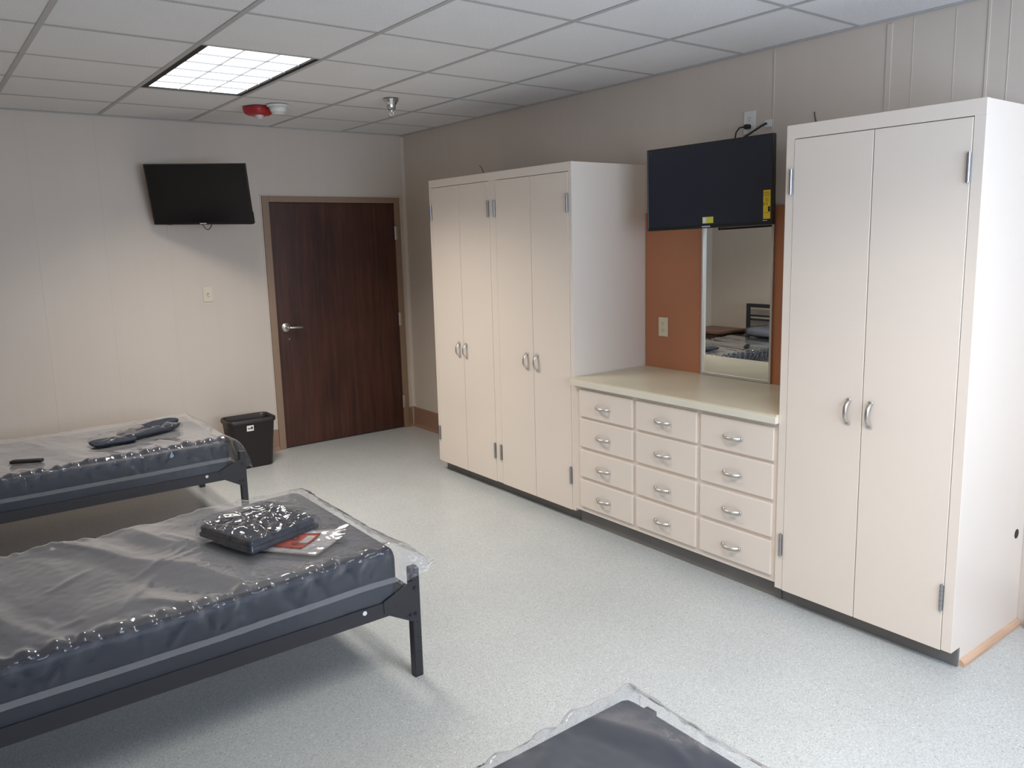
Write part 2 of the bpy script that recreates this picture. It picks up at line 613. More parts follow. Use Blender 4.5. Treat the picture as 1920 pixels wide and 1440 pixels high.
lev = [(0, -.050, 0), (.02, -.058, 0), (.06, -.060, -.001), (.112, -.057, -.004), (.122, -.050, -.005)]
tube(hd, [hc + Vector(p) for p in lev], .0095, 10)
cyl(hd, hc + Vector((0, -.05, 0)), hc + Vector((0, -.066, 0)), .010)
obj('lever_handle', hd, 'steel', leaf, True)
obj('screw_hole', cyl(bmesh.new(), (-1.128, .006, .905), (-1.128, .002, .905), .004), 'steel', leaf)
for z in (1.745, .99, .24):
    h = bmesh.new()
    cyl(h, (IX1 - .002, -.008, z - .058), (IX1 - .002, -.008, z + .058), .008)
    box(h, IX1 - .006, IX1 + .014, -.0155, -.012, z - .055, z + .055)
    obj('hinge', h, 'steel', door)

# ------------------------------------------------------------------ cabinets
def arch_handle(vertical, ln=.095, pr=.028):
    """Bow pull, built about its centre on the plane x=0, projecting to -x."""
    bm = bmesh.new()
    n = 15
    sec = []
    for i in range(n):
        t = i / (n - 1) * 2 - 1
        bow = pr * (1 - abs(t) ** 2.6)
        s = t * ln / 2
        hw = .0068 + .0022 * abs(t) ** 2
        th = .0028
        sec.append((s, bow, hw, th))
    rings = []
    for s, bow, hw, th in sec:
        ring = []
        for du, dv in ((-hw, -th), (hw, -th), (hw, th), (-hw, th)):
            x = -bow - dv - .003
            ring.append(bm.verts.new((x, du, s) if vertical else (x, s, du)))
        rings.append(ring)
    for A, Q in zip(rings, rings[1:]):
        for k in range(4):
            bm.faces.new((A[k], A[(k + 1) % 4], Q[(k + 1) % 4], Q[k]))
    bm.faces.new(rings[0])
    bm.faces.new(rings[-1])
    for s in (-ln / 2, ln / 2):
        if vertical:
            box(bm, -.007, 0, -.009, .009, s - .007, s + .007, .002, 1)
        else:
            box(bm, -.007, 0, s - .007, s + .007, -.009, .009, .002, 1)
    return bm
me_vh = mesh('cabinet_handle', arch_handle(True), 'steel', True)
me_dh = mesh('drawer_pull', arch_handle(False), 'steel', True)

def hinge_bm():
    bm = bmesh.new()
    for k in range(5):
        z = -.049 + k * .0196
        cyl(bm, (-.005, 0, z), (-.005, 0, z + .0188), .0068, seg=14)
    cyl(bm, (-.005, 0, -.053), (-.005, 0, .053), .0045, seg=12)
    box(bm, -.0012, .0005, -.008, .008, -.049, .049)
    return bm
me_hinge = mesh('hinge', hinge_bm(), 'hinge', False)

def tall_cabinet(name, label, y0, y1, fx, ztop, zbot, zdoor, doors, stiles, handle_z, side_notch):
    """y0 > y1: ends of the front; doors: list of (ya, yb, hinge_y, handle_y)."""
    root = thing(name, ((fx) / 2, (y0 + y1) / 2, 0), label, 'cabinet')
    bd = bmesh.new()
    # sides with toe notch, back, top, shelf floor, inner liner behind the doors
    for ya, yb in ((y0 - .019, y0), (y1, y1 + .019)):
        prism(bd, [(fx + .002, ztop), (-.001, ztop), (-.001, 0), (fx + .075, 0), (fx + .075, zbot), (fx + .002, zbot)], 'y', ya, yb)
    box(bd, fx + .002, -.001, y1 + .019, y0 - .019, ztop - .02, ztop)
    box(bd, fx + .03, -.001, y1 + .019, y0 - .019, zbot, zbot + .02)
    box(bd, -.012, -.001, y1 + .019, y0 - .019, .0, ztop)
    box(bd, fx + .024, fx + .030, y1 + .019, y0 - .019, zbot, ztop - .02)
    obj('carcass', bd, 'cab', root)
    ff = bmesh.new()
    box(ff, fx, fx + .022, y1 - .001, y0 + .001, zdoor, ztop + .001, .0015, 1)
    for a, b in stiles:
        box(ff, fx, fx + .022, min(a, b), max(a, b), zbot, zdoor + .001, .001, 1)
    obj('face_frame', ff, 'cab', root)
    obj('toe_kick', B(fx + .062, fx + .075, y1 + .001, y0 - .001, 0, zbot + .01), 'toe', root)
    for ya, yb, hy, ky in doors:
        d = obj('door', B(fx - .0015, fx + .019, min(ya, yb) + .0018, max(ya, yb) - .0018, zbot - .002, zdoor - .003, .0012, 1), 'cab', root)
        inst('handle', me_vh, (fx - .0015, ky, handle_z), d)
        for hz in (zdoor - .172, zbot + .21):
            inst('hinge', me_hinge, (fx - .0015, hy, hz), d)
    return root

FA, FB = -.590, -.605
cabA = tall_cabinet('wardrobe_cabinet', 'wide cream four-door wardrobe cabinet in the corner beside the brown door', -1.390, -2.900, FA, 2.081, .075, 2.031,
    [(-1.421, -1.763, -1.412, -1.715), (-1.763, -2.110, -2.103, -1.800), (-2.180, -2.530, -2.170, -2.470), (-2.530, -2.872, -2.866, -2.570)],
    [(-1.389, -1.4205), (-2.1105, -2.1795), (-2.8725, -2.901)], .924, True)
cabB = tall_cabinet('wardrobe_cabinet', 'tall cream two-door wardrobe cabinet nearest the camera, right of the mirror', -4.276, -5.052, FB, 2.098, .078, 2.043,
    [(-4.312, -4.656, -4.303, -4.600), (-4.656, -5.013, -5.006, -4.693)],
    [(-4.275, -4.3115), (-5.0135, -5.053)], .944, True)
obj('shoe_molding', prism(bmesh.new(), [(-5.0525, .0), (-5.072, .0), (-5.071, .012), (-5.064, .022), (-5.0525, .026)], 'x', FB + .078, -.006), 'oak', cabB)
obj('cable_hole', cyl(bmesh.new(), (-.071, -5.045, .418), (-.071, -5.0530, .418), .020, seg=28), 'slot', cabB)

# drawer unit
FD = -.592
dr = thing('drawer_cabinet', (FD / 2, -3.588, 0), 'low cream twelve-drawer cabinet between the two tall wardrobes', 'cabinet')
DY0, DY1 = -2.9025, -4.2735
bd = bmesh.new()
box(bd, FD + .02, -.012, DY1, DY0, .094, .83)
box(bd, FD + .06, -.012, DY1 + .002, DY0 - .002, .0, .094)
obj('carcass', bd, 'cab', dr)
cols = [(-2.957, -3.377), (-3.404, -3.812), (-3.838, -4.250)]
rows = [(.660, .815), (.482, .645), (.305, .462), (.125, .286)]
ff = bmesh.new()
box(ff, FD, FD + .022, DY1, DY0, .094, .128)
box(ff, FD, FD + .022, DY1, DY0, .812, .834)
for (a, b) in ((DY0, -2.952), (-3.372, -3.409), (-3.807, -3.843), (-4.245, DY1)):
    box(ff, FD, FD + .022, b, a, .128, .812)
for (lo, hi) in ((.640, .665), (.457, .487), (.281, .310)):
    for (a, b) in cols:
        box(ff, FD + .0005, FD + .0215, b - .006, a + .006, lo, hi)
obj('face_frame', ff, 'cab', dr)
obj('toe_kick', B(FD + .046, FD + .06, DY1, DY0, 0, .096), 'toe', dr)
for (a, b) in cols:
    for (lo, hi) in rows:
        d = obj('drawer', B(FD - .013, FD + .001, b, a, lo, hi, .0035, 2), 'cab', dr)
        inst('drawer_pull', me_dh, (FD - .013, (a + b) / 2 + .0135, (lo + hi) / 2 - .008), d)
# worktop
ct = thing('countertop', (FD / 2, -3.588, .836), 'cream laminate countertop on the low drawer cabinet under the mirror', 'countertop')
obj('top_surface', B(-.624, -.001, DY1, DY0, .868, .877), 'counter', ct)
obj('front_edge', B(-.628, -.600, DY1, DY0, .8365, .8679, .0015, 1), 'counter_edge', ct)
obj('core', B(-.600, -.001, DY1, DY0, .8365, .8679), 'counter_edge', ct)

# brown wall panel, mirror, outlets
tag(obj('wall_panel', B(-.007, -.0005, DY1, DY0 - .003, .8775, 1.800), 'panel'), 'copper brown panel on the wall behind the countertop', 'wall panel')
mr = thing('mirror', (-.012, -3.58, .878), 'tall frameless-looking wall mirror in thin metal edging above the countertop', 'mirror')
mr['label'] = 'tall narrow wall mirror with thin metal edging standing on the countertop'
obj('mirror_glass', B(-.013, -.0075, -3.803, -3.353, .890, 1.790), 'mirror', mr)
mf = bmesh.new()
box(mf, -.020, -.0072, -3.358, -3.345, .878, 1.802, .001, 1)
box(mf, -.020, -.0072, -3.814, -3.801, .878, 1.802, .001, 1)
box(mf, -.020, -.0072, -3.801, -3.358, .878, .892, .001, 1)
box(mf, -.020, -.0072, -3.801, -3.358, 1.790, 1.802, .001, 1)
obj('mirror_frame', mf, 'steel', mr)

def outlet(name, y, z, x, m, label, w=.072, h=.114):
    t = thing(name, (x, y, z - h / 2), label, 'outlet')
    obj('cover_plate', B(x - .006, x, y - w / 2, y + w / 2, z - h / 2, z + h / 2, .002), m, t)
    for s in (-1, 1):
        f = bmesh.new()
        cyl(f, (x - .0055, y, z + s * .0195), (x - .008, y, z + s * .0195), .0165, seg=24)
        r = obj('receptacle', f, m, t)
        for q in (-.0065, .0065):
            obj('blade_slot', B(x - .0085, x - .0078, y + q - .001, y + q + .001, z + s * .0195 - .001, z + s * .0195 + .008), 'slot', r)
        obj('ground_hole', cyl(bmesh.new(), (x - .0078, y, z + s * .0195 - .008), (x - .0085, y, z + s * .0195 - .008), .0026, seg=10), 'slot', r)
    return t
outlet('wall_outlet', -3.053, 1.127, -.0072, 'ivory', 'ivory electrical outlet on the brown panel left of the mirror')
outlet('wall_outlet', -3.640, 2.232, -.0005, 'white', 'white electrical outlet on the wall above the right television')

# wires poking up
tag(obj('loose_wire', tube(bmesh.new(), [(-.30, -1.655, 2.083), (-.30, -1.648, 2.12), (-.30, -1.632, 2.155), (-.30, -1.602, 2.180)], .0022, 6), 'black', None, True),
    'thin black wire sticking up from top of the four-door wardrobe', 'wire')
tag(obj('loose_wire', tube(bmesh.new(), [(-.006, -4.030, 2.11), (-.006, -4.025, 2.187), (-.006, -4.018, 2.21), (-.006, -4.015, 2.235)], .0022, 6), 'black', None, True),
    'thin black wire on the wall above the two-door wardrobe', 'wire')

# ------------------------------------------------------------------ televisions
def television(name, label, pos, yaw, tilt, roll, w, asp, scr, wall_pt, wall_axis, film):
    """Local frame: x viewer's right, y up, z out of the screen."""
    h = w / asp
    yaw, tilt, roll = (math.radians(a) for a in (yaw, tilt, roll))
    n = Vector((math.cos(yaw) * math.cos(tilt), math.sin(yaw) * math.cos(tilt), -math.sin(tilt)))
    r = Vector((-math.sin(yaw), math.cos(yaw), 0))
    u = n.cross(r)
    r2 = r * math.cos(roll) + u * math.sin(roll)
    u = u * math.cos(roll) - r * math.sin(roll)
    r = r2
    o = Vector(pos)
    X = Matrix((r, u, n)).transposed().to_4x4()
    X.translation = o
    root = thing(name, pos, label, 'television')
    def put(nm, bm, m, parent=None, smooth=False):
        bmesh.ops.transform(bm, matrix=X, verts=bm.verts)
        return obj(nm, bm, m, parent or root, smooth)
    bz = .008
    f = bmesh.new()
    box(f, -w / 2, -w / 2 + bz, -h / 2, h / 2, -.03, 0, .002, 1)
    box(f, w / 2 - bz, w / 2, -h / 2, h / 2, -.03, 0, .002, 1)
    box(f, -w / 2 + bz, w / 2 - bz, h / 2 - bz, h / 2, -.03, 0, .002, 1)
    box(f, -w / 2 + bz, w / 2 - bz, -h / 2, -h / 2 + .016, -.03, .001, .002, 1)
    put('bezel', f, 'tvblack')
    put('screen', B(-w / 2 + bz - .002, w / 2 - bz + .002, -h / 2 + .014, h / 2 - bz + .002, -.02, -.0025), scr)
    bk = bmesh.new()
    box(bk, -w / 2 + .02, w / 2 - .02, -h / 2 + .01, h / 2 - .04, -.042, -.02, .006)
    box(bk, -w / 2 + .10, w / 2 - .10, -h / 2 + .012, h / 2 * .25, -.062, -.04, .008)
    put('back_cover', bk, 'tvblack')
    put('logo', B(-.024, .024, -h / 2 + .005, -h / 2 + .011, .0008, .0016), 'logo')
    # swing-arm mount from the back to the wall
    back = o - n * .062
    wp = Vector(wall_pt)
    mb = bmesh.new()
    t = bmesh.new()
    box(t, -.06, .06, -.06, .06, -.07, -.06)
    bmesh.ops.transform(t, matrix=X, verts=t.verts)
    join(mb, t)
    mid = (back + wp) / 2 + wall_axis.cross(Vector((0, 0, 1))) * .05
    for a, b in ((back - n * .005, mid), (mid, wp)):
        cyl(mb, a, b, .016)
    cyl(mb, mid + Vector((0, 0, -.03)), mid + Vector((0, 0, .03)), .02)
    t = bmesh.new()
    sz = [.035, .035, .11]
    k = 0 if abs(wall_axis.x) > .5 else 1
    sz[k] = .004
    box(t, *(v for i in range(3) for v in (wp[i] - sz[i], wp[i] + sz[i])))
    join(mb, t)
    obj('mount_arm', mb, 'black', root)
    return root, put, h

tv1, put1, h1 = television('wall_television', 'black television tilted on a swing arm on the wall left of the brown door',
    (-1.852, -.360, 2.028), -130.66, 13.49, -1.19, .72, 1.7, 'screen', (-1.80, -.0045, 2.03), Vector((0, 1, 0)), False)
put1('side_dongle', B(.36, .366, -h1 / 2 + .004, -h1 / 2 + .085, -.026, -.004, .001, 1), 'tvblack')
put1('receiver_foot', B(-.27, -.235, -h1 / 2 - .004, -h1 / 2, -.025, -.01), 'tvblack')
cbl = []
for i in range(11):
    t = i / 10
    cbl.append((-.035 + .085 * t, -h1 / 2 + .02 - .062 * math.sin(math.pi * t) ** .8 - .004, -.045 + .006 * math.sin(math.pi * t)))
put1('hanging_cable', tube(bmesh.new(), cbl, .003, 8), 'black', None, True)

tv2, put2, h2 = television('wall_television', 'black television with yellow energy label mounted over the top of the mirror',
    (-.274, -3.582, 1.912), 188.37, -1.01, 1.29, .73, 1.7, 'film_screen', (-.0045, -3.58, 1.95), Vector((1, 0, 0)), True)
W2 = .73
lab = put2('energy_label', B(W2 / 2 - .050, W2 / 2 - .013, -h2 / 2 + .028, -h2 / 2 + .165, -.0026, -.0012), 'yellow')
lab['label'] = 'yellow energy label with black lettering'
st = put2('sticker', B(-.022, .040, -h2 / 2 + .024, -h2 / 2 + .056, -.0026, -.0012), 'lime')
put2('sticker_panel', B(-.0205, .000, -h2 / 2 + .0255, -h2 / 2 + .0545, -.0013, -.0008), 'white', st)

def text_bm(s, size, cx, cy, z, sx=1.0):
    c = bpy.data.curves.new('lettering', 'FONT')
    c.body = s
    c.size = size
    c.align_x = 'CENTER'
    c.align_y = 'CENTER'
    t = bpy.data.objects.new('lettering', c)
    COL.objects.link(t)
    bpy.context.view_layer.update()
    me = bpy.data.meshes.new_from_object(t.evaluated_get(bpy.context.evaluated_depsgraph_get()))
    bpy.data.objects.remove(t, do_unlink=True)
    bpy.data.curves.remove(c)
    bm = bmesh.new()
    bm.from_mesh(me)
    bpy.data.meshes.remove(me)
    for v in bm.verts:
        v.co = Vector((v.co.x * sx + cx, v.co.y + cy, z))
    return bm
lx = W2 / 2 - .0315
ly = -h2 / 2 + .165
tb = text_bm('ENERGY', .0122, lx, ly - .012, -.0008, .72)
join(tb, text_bm('GUIDE', .0135, lx, ly - .024, -.0008, .8))
join(tb, text_bm('$10', .017, lx - .006, ly - .066, -.0008, .9))
for k in range(5):
    box(tb, lx - .010, lx + .012 - .004 * (k % 2), ly - .038 - k * .0042, ly - .0368 - k * .0042, -.0011, -.0008)
box(tb, lx + .006, lx + .0175, ly - .103, ly - .078, -.0011, -.0008)
box(tb, lx - .014, lx + .012, ly - .108, ly - .1068, -.0011, -.0008)
put2('lettering', tb, 'blackgap', lab)
for p in ((-W2 / 2 + .022, h2 / 2 - .018),):
    put2('film_tab', B(p[0] - .008, p[0] + .008, p[1] - .006, p[1] + .006, -.0026, -.0012), 'film2')
put2('corner_mark', B(W2 / 2 - .052, W2 / 2 - .030, -h2 / 2 + .0185, -h2 / 2 + .0215, -.0026, -.0012), 'logo')
# plug and cables above
pc = thing('power_cord', (-.03, -3.64, 2.19), 'black power cord plugged into the outlet above the right television', 'cord')
obj('plug', B(-.040, -.0085, -3.655, -3.627, 2.198, 2.222, .006), 'black', pc)
obj('cable', tube(bmesh.new(), [(-.036, -3.632, 2.210), (-.052, -3.612, 2.206), (-.060, -3.598, 2.185), (-.062, -3.592, 2.150), (-.070, -3.590, 2.100), (-.10, -3.585, 2.0), (-.180, -3.582, 1.93)], .0042, 8), 'black', pc, True)
tag(obj('coaxial_cable', tube(bmesh.new(), [(-.012, -3.749, 2.215), (-.030, -3.735, 2.204), (-.055, -3.700, 2.178), (-.085, -3.66, 2.148), (-.11, -3.64, 2.08), (-.17, -3.63, 2.0)], .0055, 8), 'black', None, True),
    'short black coaxial cable slanting behind the right television', 'cable')
tag(obj('cable_plate', B(-.006, -.0006, -3.775, -3.732, 2.195, 2.232, .002), 'white'), 'small white cable plate on the wall above the right television', 'cable plate')

# ------------------------------------------------------------------ light switch
sw = thing('light_switch', (-1.743, 0, 1.252), 'cream light switch on the wall between bed and brown door', 'light switch')
obj('switch_plate', B(-1.778, -1.708, -.0062, -.0005, 1.252, 1.366, .002), 'switch', sw)
obj('toggle', prism(bmesh.new(), [(-.006, 1.300), (-.006, 1.318), (-.020, 1.306), (-.020, 1.299)], 'x', -1.748, -1.738), 'steel', sw)
obj('screw', cyl(bmesh.new(), (-1.743, -.006, 1.338), (-1.743, -.007, 1.338), .003, seg=10), 'steel', sw)

# ------------------------------------------------------------------ ceiling fixtures
def troffer(label, x0, x1, y0, y1, on):   # on: watts of light given off
    t = thing('ceiling_light', ((x0 + x1) / 2, (y0 + y1) / 2, H), label, 'ceiling light')
    hs = bmesh.new()
    box(hs, x0 + .001, x0 + .006, y0, y1, H + .006, H + .11)
    box(hs, x1 - .006, x1 - .001, y0, y1, H + .006, H + .11)
    box(hs, x0 + .006, x1 - .006, y0, y0 + .006, H + .006, H + .11)
    box(hs, x0 + .006, x1 - .006, y1 - .006, y1, H + .006, H + .11)
    box(hs, x0 + .001, x1 - .001, y0, y1, H + .11, H + .116)
    obj('housing', hs, 'blackgap', t)
    rv = bmesh.new()
    box(rv, x0 + .010, x0 + .046, y0 + .008, y1 - .008, H + .0045, H + .010)
    box(rv, x1 - .036, x1 - .010, y0 + .008, y1 - .008, H + .0045, H + .010)
    box(rv, x0 + .046, x1 - .036, y0 + .008, y0 + .017, H + .0045, H + .010)
    box(rv, x0 + .046, x1 - .036, y1 - .017, y1 - .008, H + .0045, H + .010)
    obj('black_reveal', rv, 'blackgap', t)
    a0, a1, b0, b1 = x0 + .047, x1 - .037, y0 + .018, y1 - .018
    obj('lit_diffuser' if on else 'diffuser', B(a0, a1, b0, b1, H + .013, H + .018), 'lamp' if on else 'white', t)
    for k in range(1, 6):
        y = b0 + (b1 - b0) * k / 6
        obj('louver_blade', B(a0, a1, y - .0022, y + .0022, H + .006, H + .0128), 'louver', t)
    for k in range(1, 3):
        x = a0 + (a1 - a0) * k / 3
        obj('louver_rib', B(x - .0018, x + .0018, b0, b1, H + .0062, H + .0128), 'louver', t)
    if on:
        ld = bpy.data.lights.new('fluorescent_light', 'AREA')
        ld.shape = 'RECTANGLE'
        ld.size = a1 - a0
        ld.size_y = b1 - b0
        ld.energy = on
        ld.color = (1.0, 0.93, 0.845)
        ld.spread = math.radians(128)
        lo = bpy.data.objects.new('fluorescent_light', ld)
        COL.objects.link(lo)
        lo.location = (.005, 0, .003)
        lo.parent = t
    return t
troffer('lit fluorescent ceiling light with louvered panel', -2.372, -1.772, -2.372, -1.170, LAMP_W[0])
troffer('unseen fluorescent ceiling light added to brighten the right-hand cabinets and floor', -2.372, -1.772, -6.065, -4.845, LAMP_W[1])  # out of view; added because the right-hand cabinets and floor need its light

sd = thing('smoke_detector', (-1.482, -1.000, H), 'white round smoke detector on the ceiling next to the red alarm strobe', 'smoke detector')
obj('base_plate', lathe(bmesh.new(), [(0, 0), (.072, 0), (.072, -.008), (.066, -.012), (0, -.012)], (-1.482, -1.000, H - .0006)), 'white', sd, False)
obj('sensor_body', lathe(bmesh.new(), [(0, -.011), (.060, -.011), (.048, -.042), (.043, -.045), (.043, -.049), (.040, -.049)], (-1.482, -1.000, H)), 'white', sd, True)
obj('vent_slot', lathe(bmesh.new(), [(.0395, -.044), (.0395, -.050), (0, -.050)], (-1.482, -1.000, H)), 'slot', sd)
obj('sensor_cap', lathe(bmesh.new(), [(.042, -.0505), (.041, -.055), (.030, -.060), (0, -.061)], (-1.482, -1.000, H)), 'white', sd, True)

al = thing('alarm_strobe', (-1.562, -.852, H), 'red fire alarm strobe with clear dome on the ceiling', 'fire alarm')
rb = bmesh.new()
rings = []
for s, z in ((.0, -.0006), (1.0, -.0006), (1.0, -.020), (.90, -.042), (.72, -.052), (0, -.052)):
    ring = []
    for k in range(40):
        a = 2 * math.pi * k / 40
        ca, sa = math.cos(a), math.sin(a)
        ex = 2 / 3.2
        px = .085 * s * math.copysign(abs(ca) ** ex, ca)
        py = .085 * s * math.copysign(abs(sa) ** ex, sa)
        q = Vector((px, py, 0))
        q.rotate(Matrix.Rotation(math.radians(25), 3, 'Z'))
        ring.append(rb.verts.new((-1.562 + q.x, -.852 + q.y, H + z)))
    rings.append(ring)
for A, Q in zip(rings, rings[1:]):
    for k in range(40):
        rb.faces.new((A[k], A[(k + 1) % 40], Q[(k + 1) % 40], Q[k]))
bmesh.ops.remove_doubles(rb, verts=rb.verts, dist=1e-5)
obj('red_housing', rb, 'red', al, True)
obj('clear_dome', lathe(bmesh.new(), [(.028, -.052), (.027, -.064), (.020, -.075), (.010, -.080), (0, -.081)], (-1.562, -.867, H)), 'clear', al, True)

sp = thing('fire_sprinkler', (-.950, -1.563, H), 'chrome fire sprinkler head with flared cup hanging from the ceiling', 'sprinkler')
obj('flared_cup', lathe(bmesh.new(), [(.050, -.0008), (.049, -.004), (.040, -.022), (.031, -.036), (.029, -.054), (.025, -.064), (.016, -.069), (0, -.069)], (-.950, -1.563, H), 14), 'chrome', sp)
hb = bmesh.new()
cyl(hb, (-.95, -1.563, H - .068), (-.95, -1.563, H - .080), .011, .009)
for s in (-1, 1):
    tube(hb, [(-.95 + s * .009, -1.563, H - .078), (-.95 + s * .013, -1.563, H - .092), (-.95 + s * .003, -1.563, H - .106)], .0028, 6)
cyl(hb, (-.95, -1.563, H - .080), (-.95, -1.563, H - .104), .0022)
cyl(hb, (-.95, -1.563, H - .105), (-.95, -1.563, H - .108), .016)
obj('spray_head', hb, 'steel', sp)

# ------------------------------------------------------------------ waste bin
bn = thing('waste_bin', (-1.615, -.305, 0), 'dark brown rectangular waste bin standing on the floor beside the door', 'waste bin')
def rrect(cx, cy, hx, hy, r, z, n=6):
    pts = []
    for qx, qy, a0 in ((1, 1, 0), (-1, 1, 90), (-1, -1, 180), (1, -1, 270)):
        for k in range(n + 1):
            a = math.radians(a0 + 90 * k / n)
            pts.append((cx + qx * (hx - r) + r * math.cos(a), cy + qy * (hy - r) + r * math.sin(a), z))
    return pts
bb = bmesh.new()
prof = [(.140, .072, 0), (.146, .078, .006), (.172, .110, .345), (.174, .112, .346), (.180, .118, .348), (.182, .120, .362), (.180, .118, .378), (.175, .113, .382), (.170, .108, .378), (.166, .104, .340), (.142, .074, .010)]
rings = [[bb.verts.new(p) for p in rrect(-1.615, -.305, a, b, .035 + .01 * (z > .3), z)] for a, b, z in prof]
for A, Q in zip(rings, rings[1:]):
    n = len(A)
    for k in range(n):
        bb.faces.new((A[k], A[(k + 1) % n], Q[(k + 1) % n], Q[k]))
bb.faces.new(rings[0])
bb.faces.new(rings[-1])
obj('bin_body', bb, 'bin', bn, True)
sl = bmesh.new()
box(sl, -.026, .026, -.0006, .0, -.022, .022, 0)
X = Matrix.Translation((-1.640, -.4145, .315)) @ Matrix.Rotation(math.radians(5.5), 4, 'X')
bmesh.ops.transform(sl, matrix=X, verts=sl.verts)
stk = obj('sticker', sl, 'paper', bn)
sl = bmesh.new()
box(sl, -.018, .002, -.0012, -.0005, -.006, .002)
box(sl, .005, .019, -.0012, -.0005, -.008, .010)
bmesh.ops.transform(sl, matrix=X, verts=sl.verts)
obj('sticker_print', sl, 'slot', stk)

# ------------------------------------------------------------------ beds
def bed_frame(label, fx, ny, rnd):
    """fx: outer face of the foot legs (toward +x), ny: outer face of the near rail (toward -y)."""
    hx = fx - 2.085
    fy = ny + .955
    lw = .036
    t = thing('bed_frame', ((fx + hx) / 2, (ny + fy) / 2, 0), label, 'bed frame', 'black metal bed frames')
    for y in (ny, fy - lw):
        lg = obj('leg', B(fx - lw, fx, y, y + lw, 0, .445, .003, 1), 'blackmetal', t)
        ys = y - .0006 if y == ny else y + lw - .0006
        for z in (.105, .165, .225):
            obj('peg_hole', cyl(bmesh.new(), (fx - lw / 2, ys, z), (fx - lw / 2, ys + .0012, z), .0045, seg=10), 'bolt', lg)
        obj('head_post', B(hx, hx + lw, y, y + lw, 0, .876, .003, 1), 'blackmetal', t)
    rails = ((ny, 1), (fy, -1))
    for y, s in rails:
        r = bmesh.new()
        # angle-iron side rail: upright flange and inward shelf
        a, b = sorted((y + s * .001, y + s * .004))
        box(r, hx + lw, fx - lw, a, b, .287, .343)
        a, b = sorted((y + s * .004, y + s * .040))
        box(r, hx + lw, fx - lw, a, b, .2895, .293)
        ro = obj('side_rail', r, 'blackmetal', t)
        a, b = sorted((y + s * .0004, y + s * .0012))
        for x in (fx - .232, hx + .232):
            obj('slot_hole', cyl(bmesh.new(), (x, a, .328), (x, b, .328), .0085, seg=14), 'bare', ro)
        for x0_, dx in ((fx, -1), (hx, 1)):
            g = bmesh.new()
            a, b = sorted((y - s * .0015, y + s * .001))
            xa, xb = x0_ + dx * .014, x0_ + dx * .155
            prism(g, [(xa, .395), (x0_ + dx * .042, .395), (xb, .347), (xb, .300), (x0_ + dx * .042, .236), (xa, .236)], 'y', a, b)
            go = obj('gusset_plate', g, 'blackmetal', t)
            yy = (y - s * .0015, y - s * .006)
            for px, pz, pr_ in ((.024, .365, .007), (.024, .262, .007), (.046, .262, .006), (.062, .262, .004), (.105, .318, .004)):
                obj('bolt', cyl(bmesh.new(), (x0_ + dx * px, yy[0], pz), (x0_ + dx * px, yy[0] + (yy[1] - yy[0]) * (1 if pr_ > .005 else .1), pz), pr_, seg=10), 'bolt', go)
    for x in (fx - .030, hx + .006):
        obj('end_rail', B(x, x + .024, ny + lw, fy - lw, .30, .345, .002, 1), 'blackmetal', t)
    for z, hh in ((.855, .021), (.740, .011), (.696, .011), (.600, .011)):
        obj('headboard_bar', B(hx + .006, hx + .030, ny + lw, fy - lw, z - hh, z + hh, .002, 1), 'blackmetal', t)
    for k in range(9):
        x = hx + .16 + k * (fx - hx - .32) / 8
        obj('slat', B(x - .035, x + .035, ny + .012, fy - .012, .2932, .303), 'blackmetal', t)
    return hx, fy

def nz(x, y, z=0.0):
    return noise.noise(Vector((x, y, z)))

def rid(x, y, z=0.0):
    return 1.0 - abs(noise.noise(Vector((x, y, z)))) * 2

def zigzag(seed, x0, x1, lo, hi):
    """Random saw-tooth along x: piecewise-linear between irregular peaks and dips."""
    rn = random.Random(seed)
    xs, hs, x, up = [x0 - .2], [0.0], x0 - .2, True
    while x < x1 + .3:
        x += rn.uniform(lo, hi)
        xs.append(x)
        hs.append(rn.uniform(.45, 1.0) if up else rn.uniform(-.15, .2))
        up = not up
    def f(v):
        import bisect
        k = max(1, min(len(xs) - 1, bisect.bisect(xs, v)))
        t = (v - xs[k - 1]) / (xs[k] - xs[k - 1])
        return hs[k - 1] + (hs[k] - hs[k - 1]) * max(0, min(1, t))
    return f

def creases(seed, n, x0, x1, y0, y1, lmin, lmax, amin, amax):
    rn = random.Random(seed)
    out = []
    for _ in range(n):
        cx, cy, a, l = rn.uniform(x0, x1), rn.uniform(y0, y1), rn.uniform(amin, amax), rn.uniform(lmin, lmax)
        out.append((cx, cy, math.cos(a), math.sin(a), l / 2, rn.uniform(.003, .0075)))
    return out

def crease_at(cr, x, y, wd):
    h = 0.0
    for cx, cy, ca, sa, hl, amp in cr:
        dx, dy = x - cx, y - cy
        if abs(dx) > hl + wd or abs(dy) > hl + wd:
            continue
        al, ac = dx * ca + dy * sa, abs(-dx * sa + dy * ca)
        if ac < wd and abs(al) < hl:
            h = max(h, amp * (1 - ac / wd) * (1 - abs(al) / hl) ** .5)
    return h

